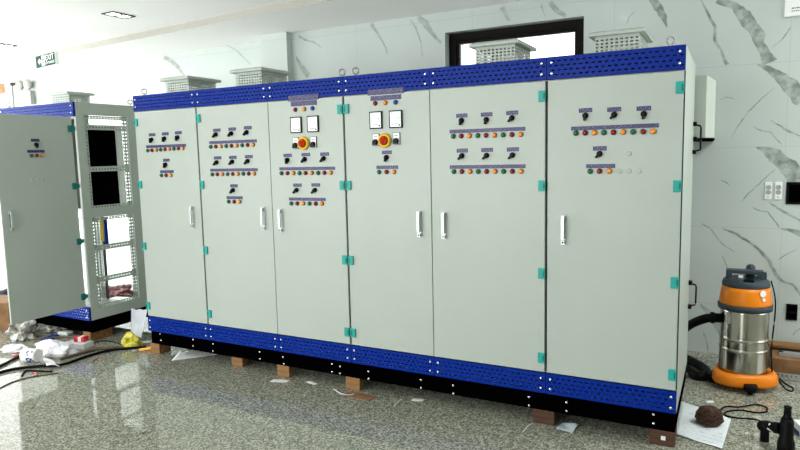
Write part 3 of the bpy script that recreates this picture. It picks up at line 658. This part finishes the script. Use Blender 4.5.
MB().lathe([(0.165, 0.582), (0.178, 0.586), (0.180, 0.618), (0.174, 0.626)], m_vgr, n=48).build('rim', V)
MB().lathe([(0.170, 0.622), (0.171, 0.64), (0.160, 0.72), (0.153, 0.755)], m_vor, n=48).build('motor_cover', V)
hd = MB().lathe([(0.155, 0.752), (0.156, 0.775), (0.146, 0.80), (0.12, 0.812)], m_vgr, n=48)
hd.box((-0.13, -0.05, 0.80), (-0.09, 0.05, 0.855), m_vgr).box((0.07, -0.05, 0.80), (0.11, 0.05, 0.855), m_vgr).box((-0.13, -0.045, 0.842), (0.11, 0.045, 0.868), m_vgr)
hd.box((-0.02, -0.14, 0.80), (0.05, -0.09, 0.822), m_knob)
hd = hd.build('head', V, bevel=0.006)
MB().box((-0.05, -0.052, 0.815), (-0.02, -0.046, 0.835), m_white).build('switch', hd, label='white rocker switch')
MB().lathe([(0.03, 0.80), (0.032, 0.865), (0.028, 0.885), (0.015, 0.895)], m_vgr, c=(0.03, 0.09, 0), n=16).build('cord_hook', hd)
MB().box((0.10, -0.03, 0.79), (0.13, 0.03, 0.86), m_vgr).build('grip', hd, bevel=0.01)
MB().lathe([(0.024, 0), (0.024, 0.003)], m_white, c=(0, 0, 0), axis='y', n=14).build('sticker', V, (0.105, -0.128, 0.725), (0, 0, math.radians(40)), label='white round sticker')
MB().lathe([(0.012, 0), (0.012, 0.003)], m_white, c=(0, 0, 0), axis='y', n=14).build('sticker', V, (0.112, -0.132, 0.682), (0, 0, math.radians(40)), label='small white sticker')
for a in (-128, 40):
    x, y = 0.163*math.cos(math.radians(a)), 0.163*math.sin(math.radians(a))
    MB().box((-0.012, -0.012, 0.49), (0.012, 0.012, 0.57), m_chrome).lathe([(0.008, 0.0), (0.008, 0.022)], m_chrome, c=(0, 0, 0.52), axis='y', n=10).build('latch', V, (x, y, 0), (0, 0, math.radians(a+90)), bevel=0.003)
for s in (1,):       # cord down the side
    MB().tube([(s*0.158, 0, 0.80), (s*0.186, -0.01, 0.68), (s*0.190, -0.01, 0.55), (s*0.178, -0.01, 0.30), (s*0.19, -0.01, 0.10)] if s > 0 else [(s*0.155, -0.02, 0.80), (s*0.170, -0.02, 0.70), (s*0.188, -0.02, 0.61)], 0.005, m_rub).build('bail_wire', V)
# hose inlet and hose: runs left behind the cabinet and loops on the floor
def W(px, py, y): q = at_y(px, py, y); return (q.x-VX, q.y-VY, q.z-FZ)
MB().lathe([(0.035, 0.10), (0.035, 0.20), (0.042, 0.20), (0.042, 0.225)], m_rub, c=(0, 0, 0), axis='x', n=18).build('inlet', V, (0, 0, 0.50), (0, 0, math.radians(190)))
hp = [(-0.20, -0.035, 0.50), (-0.26, -0.03, 0.485), (-0.34, 0.02, 0.43), (-0.40, 0.10, 0.36), (-0.47, 0.22, 0.25), (-0.53, 0.34, 0.12), (-0.50, 0.42, 0.05), (-0.40, 0.38, 0.035), (-0.26, 0.18, 0.035), (-0.24, 0.02, 0.035), (-0.30, -0.02, 0.035), (-0.36, 0.10, 0.035)]
hose = MB().tube(hp, 0.033, m_rub, n=12, sub=10)
for i in range(0, 0): pass
hose.build('hose', V)
# power cord loop beside the vacuum
mb = MB().tube([on_floor(776, 374, .01), on_floor(781, 380, .006), on_floor(788, 385, .006), on_floor(793, 388, .006), on_floor(792, 391, .006), on_floor(786, 389, .006), on_floor(780, 382, .006), on_floor(777, 376, .03)], 0.005, m_rub)
tag(mb.build('power_cord'), 'thin black cord looped on the floor right of the vacuum cleaner', 'cord')
# ------------------------------------------------------------------ goods stacked by the wall, right edge
m_galv = mat('galvanised_steel', (0.45, 0.48, 0.47), 0.4, 0.6)
BX = empty('carton', (5.30, 1.78, FZ), 'brown carton on the floor under the black socket, behind the vacuum cleaner', 'box')
MB().box((-0.32, -0.15, 0), (0.6, 0.2, 0.13), m_card).build('body', BX, bevel=0.004)
o = MB().box((-0.36, -0.03, 0), (0.6, 0.09, 0.022), m_wood).build('plank', None, (5.28, 1.87, FZ+0.158), (0, 0, 0)); tag(o, 'light wooden plank lying on top of the carton against the wall', 'plank')
mb = MB().perf((0, 0, 0), (1, 0, 0), (0, 0, 1), 0.9, 0.055, 30, 1, 0.014, 0.030, m_galv, t=0.003, stagger=False); mb.box((0, 0, 0), (0.9, 0.05, 0.003), m_galv)
tag(mb.build('perforated_angle', None, (5.00, 1.52, FZ+0.0)), 'slotted galvanised steel angle lying on the floor along the carton', 'steel angle')
o = MB().box((0, -0.03, 0), (0.75, 0.03, 0.026), m_galv).box((0, -0.02, 0.004), (0.03, 0.02, 0.028), m_rub).build('cable_tray', None, (5.03, 1.74, FZ+0.131)); tag(o, 'grey metal channel lying on the brown carton in front of the plank', 'metal channel')
# ------------------------------------------------------------------ paper, fibre clump, cord, heat gun
m_paper = noisy(mat('printed_paper', (0.72, 0.78, 0.80), 0.7), 1.0, (0.74, 0.80, 0.82), (0.50, 0.56, 0.60), 0.60, 0.66, 2, 'Object', (60, 160, 1))
def sheet(name, corners, label, m=m_paper, lift=0.004, amp=0.006, n=14, seed=0, cat='paper'):
    A, B, C_, D_ = [Vector(c) for c in corners]; mb = MB(); c0 = (A+B+C_+D_)/4; vs = []; fs = []
    for i in range(n+1):
        for j in range(n+1):
            u, v = i/n, j/n; p = A*(1-u)*(1-v)+B*u*(1-v)+C_*u*v+D_*(1-u)*v
            p = p-c0; h = abs(noise.noise(Vector((p.x*6+seed, p.y*6, p.z*6))))*amp*2; vs.append(p+Vector((0, 0, h+lift)))
    for i in range(n):
        for j in range(n): a = i*(n+1)+j; fs.append((a, a+1, a+n+2, a+n+1))
    mb.add(vs, fs, m, True); o = mb.build(name, None, c0); s = o.modifiers.new('s', 'SOLIDIFY'); s.thickness = 0.0008
    tag(o, label, cat); return o
sheet('printed_sheet', [on_floor(675, 435), on_floor(722, 450), on_floor(731, 420), on_floor(681, 402)], 'large printed white sheet on the floor under the brown fibre clump')
tx = MB()
for r_ in range(7):
    for k in range(5):
        if random.random() < 0.75:
            a = on_floor(688+k*6.5+r_*1.2, 413+r_*4.2+k*1.9, .0125); tx.box((a.x, a.y, a.z), (a.x+0.03, a.y+0.004, a.z+0.0004), m_dim)
pp = bpy.data.objects['printed_sheet']; ob = tx.build('printing', pp); ob.location = -pp.location
def blob(name, c, rad, m, label, cat, seed=0, amp=0.35, freq=2.2, sub=4, flat=0.0, parent=None, group=None, m2=None):
    import bmesh
    bm = bmesh.new(); bmesh.ops.create_icosphere(bm, subdivisions=sub, radius=1)
    for v in bm.verts:
        p = v.co.copy(); s = 1+amp*noise.fractal(p*freq+Vector((seed, seed*.7, 0)), 1.0, 2.0, 4)
        q = Vector((p.x*rad[0]*s, p.y*rad[1]*s, p.z*rad[2]*s)); q.z = max(q.z, -rad[2]*0.6); v.co = q+Vector((0, 0, rad[2]*0.6))
    me = bpy.data.meshes.new(name); bm.to_mesh(me); bm.free(); me.materials.append(m)
    for f_ in me.polygons: f_.use_smooth = amp < 0.2
    o = bpy.data.objects.new(name, me); COL.objects.link(o); o.location = c
    if parent is None: tag(o, label, cat, group)
    else: o.parent = parent
    return o
m_fib = noisy(mat('brown_fibre', (0.10, 0.04, 0.025), 0.9), 60, (0.018, 0.006, 0.004), (0.075, 0.03, 0.018), bump=0.8, detail=6)
c = on_floor(709, 427)
FB = blob('fibre_clump', c+Vector((0.0, 0.03, 0.012)), (0.080, 0.070, 0.072), m_fib, 'round dark brown fibre clump resting on the printed sheet', 'fibre clump', 3, 0.12, 3)
mb = MB()
for k in range(46):
    a = random.random()*6.28; r = 0.045+0.03*random.random(); h = 0.02+0.06*random.random(); P = []
    for j in range(5):
        t = a+j*0.45; P.append((r*1.12*math.cos(t), r*0.98*math.sin(t), h+0.012*math.sin(j*1.3+a)))
    mb.tube(P, 0.0018, m_fib, n=5, sub=3)
mb.build('strands', FB)
cord = [on_floor(766, 428, .03), on_floor(760, 421, .01), on_floor(750, 418.5, .006), on_floor(738, 418, .006), on_floor(726, 415.5, .006), on_floor(726, 412, .006), on_floor(740, 410, .006), on_floor(756, 412.5, .006), on_floor(766, 411.5, .006), on_floor(766, 407, .006), on_floor(756, 404.5, .006), on_floor(746, 406, .006), on_floor(737, 407, .006), on_floor(726, 406.5, .006), on_floor(718, 412, .012), on_floor(714, 418, .04)]
HG = empty('heat_gun', (4.985, 0.22, FZ), 'black heat gun standing nozzle-up on its tail at the bottom right corner', 'heat gun')
MB().lathe([(0.040, 0.0), (0.046, 0.01), (0.044, 0.06), (0.036, 0.085), (0.035, 0.175), (0.030, 0.20)], m_rub, n=28).build('body', HG)
MB().lathe([(0.030, 0.195), (0.020, 0.215), (0.018, 0.26), (0.021, 0.264), (0.019, 0.272), (0.012, 0.273)], m_rub, n=24).build('nozzle', HG)
hg = MB().tube([(-0.03, 0.01, 0.13), (-0.07, 0.05, 0.115), (-0.10, 0.10, 0.10), (-0.115, 0.13, 0.075)], [0.034, 0.030, 0.028, 0.034], m_rub, n=14).box((-0.125, 0.08, 0.0), (-0.08, 0.15, 0.08), m_rub)
hg.build('handle', HG, bevel=0.004)
MB().box((-0.018, -0.0006-0.001, -0.016), (0.018, 0.0006, 0.022), m_white).build('rating_label', HG, (-0.078, 0.022, 0.118), (math.radians(-8), math.radians(10), math.radians(-42)), label='white rating label')
mb = MB(); mb.tube([p-HG.location for p in map(Vector, cord)], 0.0055, m_rub, n=8, sub=8); mb.build('power_cord', HG)
o = MB().box((-0.07, -0.05, 0), (0.07, 0.05, 0.03), m_navy).box((-0.068, -0.051, 0.006), (0.068, 0.048, 0.07), m_white).build('small_carton', None, tuple(on_floor(808, 434, 0.0)), (0, 0, 0.3), bevel=0.003); tag(o, 'white and navy small box cut by the right edge behind the heat gun', 'box')
# ------------------------------------------------------------------ paper and scraps under the row
sheet('paper_sheet', [(0.36, -0.10, FZ), (0.62, 0.20, FZ), (0.50, 0.42, FZ), (0.22, 0.12, FZ)], 'plain white sheet sticking out under the left part of the row', m_white, amp=0.003)
sheet('crumpled_sheet', [on_floor(556, 433), on_floor(572, 434), on_floor(579, 427), on_floor(562, 424)], 'crumpled pale blue-white paper by the dark block left of the last door', noisy(mat('bluish_paper', (0.6, 0.68, 0.72), 0.7), 8, (0.5, 0.6, 0.66), (0.72, 0.78, 0.8)), amp=0.02, seed=4)
def strip_scrap(pts, label, r=0.003, m=m_white, cat='string', name='white_string'):
    mb = MB().tube([on_floor(x, y, r+0.001) for x, y in pts], r, m, n=6); o = mb.build(name); tag(o, label, cat); return o
strip_scrap([(334, 389), (340, 393), (348, 395), (354, 394)], 'white string on the floor left of the block under the third seam')
strip_scrap([(523, 432), (528, 426), (533, 423)], 'thin white string on the floor left of the dark block')
strip_scrap([(394, 406), (399, 401), (402, 399)], 'short pale string lying below the fourth door')
def scrap(px, py, w, h, label, m=m_white, ang=0.3, name='paper_scrap', cat='paper scrap', z=0.004, group='small scraps along the row'):
    p = on_floor(px, py); o = MB().prismz([(-w/2, -h/2), (w*.4, -h*.55), (w/2, h*.3), (w*.1, h/2), (-w*.4, h*.4)], 0, z, m).build(name, None, p, (0, 0, ang)); tag(o, label, cat, group); return o
scrap(280, 381, 0.15, 0.05, 'white scrap in front of the pale block between second and third doors')
scrap(243, 363.5, 0.03, 0.03, 'small white nut on the floor beside the squat brown block', m_white, z=0.02, name='white_nut', cat='nut')
scrap(418, 400, 0.09, 0.04, 'white scrap below the seam of the fourth and fifth doors'); scrap(312, 383, 0.1, 0.03, 'white scrap in the shadow below the third door', ang=-.2)
scrap(710, 402, 0.06, 0.03, 'white scrap on the floor above the printed sheet', ang=.6)
scrap(360, 396, 0.26, 0.10, 'brown cardboard piece lying flat beside the block under the third seam', m_card, ang=0.0, name='cardboard_piece', cat='cardboard')
scrap(33, 408, 0.02, 0.015, 'tiny dark chip on the polished floor at the left', m_dkwood, name='dark_chip', cat='chip'); scrap(144, 433, 0.02, 0.015, 'tiny dark chip on the polished floor near the bottom', m_dkwood, name='dark_chip', cat='chip')
# crumpled sheet leaning on the row's left corner
m_bag = noisy(mat('white_film', (0.80, 0.80, 0.83), 0.35), 6, (0.74, 0.74, 0.79), (0.88, 0.87, 0.89), bump=0.3)
a, b = at_y(131, 333, 0.28), at_y(149, 331, 0.28)
sheet('leaning_sheet', [(a.x, 0.28, FZ+0.01), (a.x+0.22, 0.22, FZ+0.01), (a.x+0.24, 0.30, FZ+0.29), (a.x-0.02, 0.32, FZ+0.26)], 'crumpled bluish white plastic sheet hanging between the open cabinet and the row', noisy(mat('bluish_film', (0.66, 0.70, 0.76), 0.5), 9, (0.58, 0.63, 0.70), (0.75, 0.78, 0.82), bump=0.5), amp=0.02, cat='plastic sheet', seed=2)
# ------------------------------------------------------------------ litter on the floor at the left
m_yel = noisy(mat('yellow_film', (0.75, 0.68, 0.05), 0.4), 9, (0.42, 0.38, 0.01), (0.68, 0.64, 0.08), bump=0.5)
blob('plastic_bag', on_floor(126, 349)+Vector((0, 0.06, 0)), (0.088, 0.07, 0.085), m_yel, 'crumpled yellow plastic bag on the floor left of the row', 'plastic bag', 5, 0.42, 1.5)
blob('plastic_bag', on_floor(44, 358)+Vector((-0.02, 0.10, 0)), (0.19, 0.10, 0.085), m_bag, 'large white plastic bag lying in the middle of the floor litter', 'plastic bag', 8, 0.35, 1.6)
blob('plastic_bag', on_floor(64, 355)+Vector((0.05, 0.03, 0)), (0.07, 0.05, 0.03), m_bag, 'small white plastic bag tail right of the large white bag', 'plastic bag', 1, 0.4, 1.6)
m_clear = noisy(mat('grey_film', (0.42, 0.40, 0.36), 0.35), 5, (0.05, 0.045, 0.035), (0.55, 0.53, 0.48), bump=0.5)
blob('plastic_wrap', on_floor(23, 338)+Vector((0.0, 0.0, 0)), (0.15, 0.11, 0.12), m_clear, 'crumpled greyish clear plastic wrap under the open door', 'plastic wrap', 12, 0.6, 1.9)
blob('plastic_wrap', on_floor(48, 332)+Vector((0.0, 0.05, 0)), (0.16, 0.10, 0.07), m_clear, 'flat greyish clear plastic wrap under the open cabinet', 'plastic wrap', 15, 0.6, 1.9)
blob('plastic_wrap', on_floor(37, 327)+Vector((0.05, 0.05, 0)), (0.14, 0.10, 0.10), m_bag, 'white foam wrap behind the clear plastic under the open door', 'plastic wrap', 18, 0.4, 1.9)
blob('cloth_heap', on_floor(112, 296)+Vector((0.0, 0.1, 0)), (0.22, 0.16, 0.075), noisy(mat('red_cloth', (0.3, 0.12, 0.12), 0.9), 6, (0.05, 0.012, 0.016), (0.30, 0.15, 0.15)), 'dark red cloth heap seen through the open cabinet\'s lower frame', 'cloth', 21, 0.5, 2)
o = MB().box((-0.2, -0.15, 0), (0.25, 0.15, 0.05), m_card).build('flat_carton', None, on_floor(133, 296)+Vector((0.2, .2, 0)), (0, 0, 0.3), bevel=0.004); tag(o, 'flat brown carton beside the cloth heap behind the open cabinet', 'box')
o = MB().box((-0.35, -0.2, 0), (0.4, 0.2, 0.06), m_white).box((-0.3, -0.202, 0.005), (0.0, -0.2, 0.03), m_dim).build('flat_box', None, on_floor(118, 309)+Vector((0, .15, 0)), (0, 0, 0.2), bevel=0.004); tag(o, 'low white box in front of the cloth heap behind the open cabinet', 'box')
# white cup with blue print, on its side
cu = MB().lathe([(0.058, -0.07), (0.062, -0.05), (0.060, 0.065), (0.055, 0.075)], m_white, axis='x', n=24)
CP = cu.build('paint_tub', None, on_floor(30, 363)+Vector((-0.02, 0.03, 0.060)), (0, 0, math.radians(15))); tag(CP, 'white tub with blue print lying beside the white bag', 'tub')
mk = MB()
for k in range(16):
    a = math.radians(-90-10+random.random()*100-40); x = random.random()*0.075-0.01
    R = Matrix.Rotation(a+math.radians(90), 3, 'X'); mk.box((x, -0.0635, -0.004), (x+0.016, -0.0605, 0.006), m_blue, R=R, o=(0, 0, 0))
mk.build('printing', CP)
sheet('foil_scrap', [on_floor(47, 370), on_floor(60, 369), on_floor(52, 361), on_floor(42, 358)], 'white folded plastic flap in front of the white bag', m_bag, amp=0.03, seed=9, cat='plastic scrap')
c = on_floor(74, 348)
o = MB().box((-0.12, -0.06, 0), (0.12, 0.06, 0.055), noisy(mat('grey_carton', (0.62, 0.62, 0.62), 0.6), 10, (0.5, 0.5, 0.5), (0.75, 0.75, 0.75))).build('small_box', None, c+Vector((0.02, .04, 0)), (0, 0, 0.15), bevel=0.004); tag(o, 'pale grey flattened box beside the tan block of the open cabinet', 'box')
o = MB().box((-0.055, -0.035, 0), (0.055, 0.035, 0.045), mat('red_card', (0.6, 0.02, 0.03), 0.5)).box((-0.012, -0.0356, 0.002), (0.022, 0.0356, 0.0456), m_white).build('red_packet', None, c+Vector((0.03, .06, 0.0555)), (0, 0, 0.35), bevel=0.002); tag(o, 'red and white packet lying on the pale grey flattened box', 'packet')
mk = mat('orange_cap', (0.85, 0.40, 0.03), 0.4)
o = MB().lathe([(0.012, 0), (0.012, 0.07), (0.017, 0.072), (0.017, 0.13), (0.013, 0.135)], mk, axis='x', n=14).lathe([(0.010, -0.06), (0.010, 0)], m_dim, axis='x', n=12).build('screwdriver', None, on_floor(139, 350, 0.017), (0, 0, math.radians(55))); tag(o, 'orange-handled tool on the floor right of the yellow bag', 'tool')
scrap(146, 342, 0.10, 0.06, 'pale wrapper beside the orange-handled tool', m_bag, name='wrapper', cat='wrapper', ang=.8, group='wrappers on the floor'); scrap(16, 341, 0.09, 0.06, 'blue-grey label scrap under the open door', mat('slate_card', (0.12, 0.17, 0.22), 0.6), name='wrapper', cat='wrapper', z=0.02, group='wrappers on the floor')
scrap(48, 341, 0.12, 0.05, 'navy plastic piece behind the white bag', m_navy, name='plastic_piece', cat='plastic piece', z=0.03)
# cables and conduits
def cable(pts, r, label, m=m_rub, name='cable', z=0.0):
    mb = MB().tube([on_floor(x, y, r+z) for x, y in pts], r, m, n=8, sub=8); o = mb.build(name); tag(o, label, 'cable'); return o
m_brn = mat('brown_hose', (0.11, 0.075, 0.05), 0.6)
cable([(-6, 374), (14, 369), (40, 366), (62, 364.5), (88, 356), (112, 350), (146, 347)], 0.012, 'black cable running under the white bag to the row\'s left corner')
cable([(-8, 369), (4, 364), (18, 357), (24, 356)], 0.012, 'black and white hose ending at the white tub', m_rub)
cable([(60, 359), (78, 354), (98, 349), (118, 347)], 0.014, 'brown hose running from the white bag to the yellow bag', m_brn)
cable([(22, 376), (24, 372), (28, 370.5), (40, 371), (52, 371.5)], 0.008, 'short dark wire in front of the white tub')
cable([(37, 375), (35, 373), (32, 372.3)], 0.006, 'short red wire in front of the white tub', mat('red_wire', (0.5, 0.03, 0.03), 0.5))
cable([(20, 338), (40, 338.5), (62, 337), (84, 338)], 0.010, 'brown hose along the floor in front of the open cabinet', m_brn)
cable([(92, 362), (98, 358), (104, 359), (106, 362)], 0.004, 'thin rusty wire curl on the floor below the cables', mat('rust_wire', (0.3, 0.1, 0.06), 0.7))
for s, lb in (((5, 356, 19, 354), 'short red wire tip left of the white tub'),):
    cable([(s[0]+8, s[1]-1), (s[0]+14, s[1])], 0.012, lb, mat('red_tip', (0.35, 0.03, 0.04), 0.5))
# boxes and cloth visible past the open door, far left
o = MB().box((-0.25, -0.2, 0), (0.2, 0.2, 0.30), m_card).build('storage_box', None, on_floor(2, 338)+Vector((-0.45, 0.3, 0)), (0, 0, 0.4), bevel=0.005); tag(o, 'brown cardboard box at the left edge below the open door', 'box')
blob('cloth_heap', on_floor(-2, 312)+Vector((-0.1, 0.3, 0)), (0.35, 0.3, 0.14), noisy(mat('dark_cloth', (0.02, 0.02, 0.04), 0.9), 3, (0.01, 0.01, 0.03), (0.25, 0.02, 0.04), 0.55, 0.62), 'dark cloth heap with a red fold at the left edge behind the open door', 'cloth', 30, 0.4, 2)

# more loose wires and scraps
cable([(0, 388), (10, 383), (22, 379), (36, 376), (58, 373)], 0.005, 'thin dark wire nearest the camera among the floor litter', m_brn)
cable([(88, 345), (100, 341), (114, 342), (124, 346)], 0.005, 'thin dark wire between the tan block and the yellow bag')
cable([(60, 334), (74, 333), (84, 336)], 0.006, 'dark wire on the floor under the front edge of the open cabinet')
blob('plastic_wrap', on_floor(8, 352)+Vector((0.0, 0.05, 0)), (0.13, 0.09, 0.03), m_bag, 'flat white plastic wrap at the left edge beside the tub', 'plastic wrap', 24, 0.4, 1.9)
scrap(66, 334, 0.14, 0.07, 'pale foam piece under the front edge of the open cabinet', m_white, ang=.2, name='foam_piece', cat='foam', z=0.03, group='foam pieces'); scrap(58, 345.5, 0.08, 0.05, 'small brown card scrap between the white bag and grey box', m_card, ang=.7)
scrap(54, 337, 0.10, 0.06, 'blue film piece under the open cabinet', m_blue, name='plastic_piece', cat='plastic piece', z=0.02)
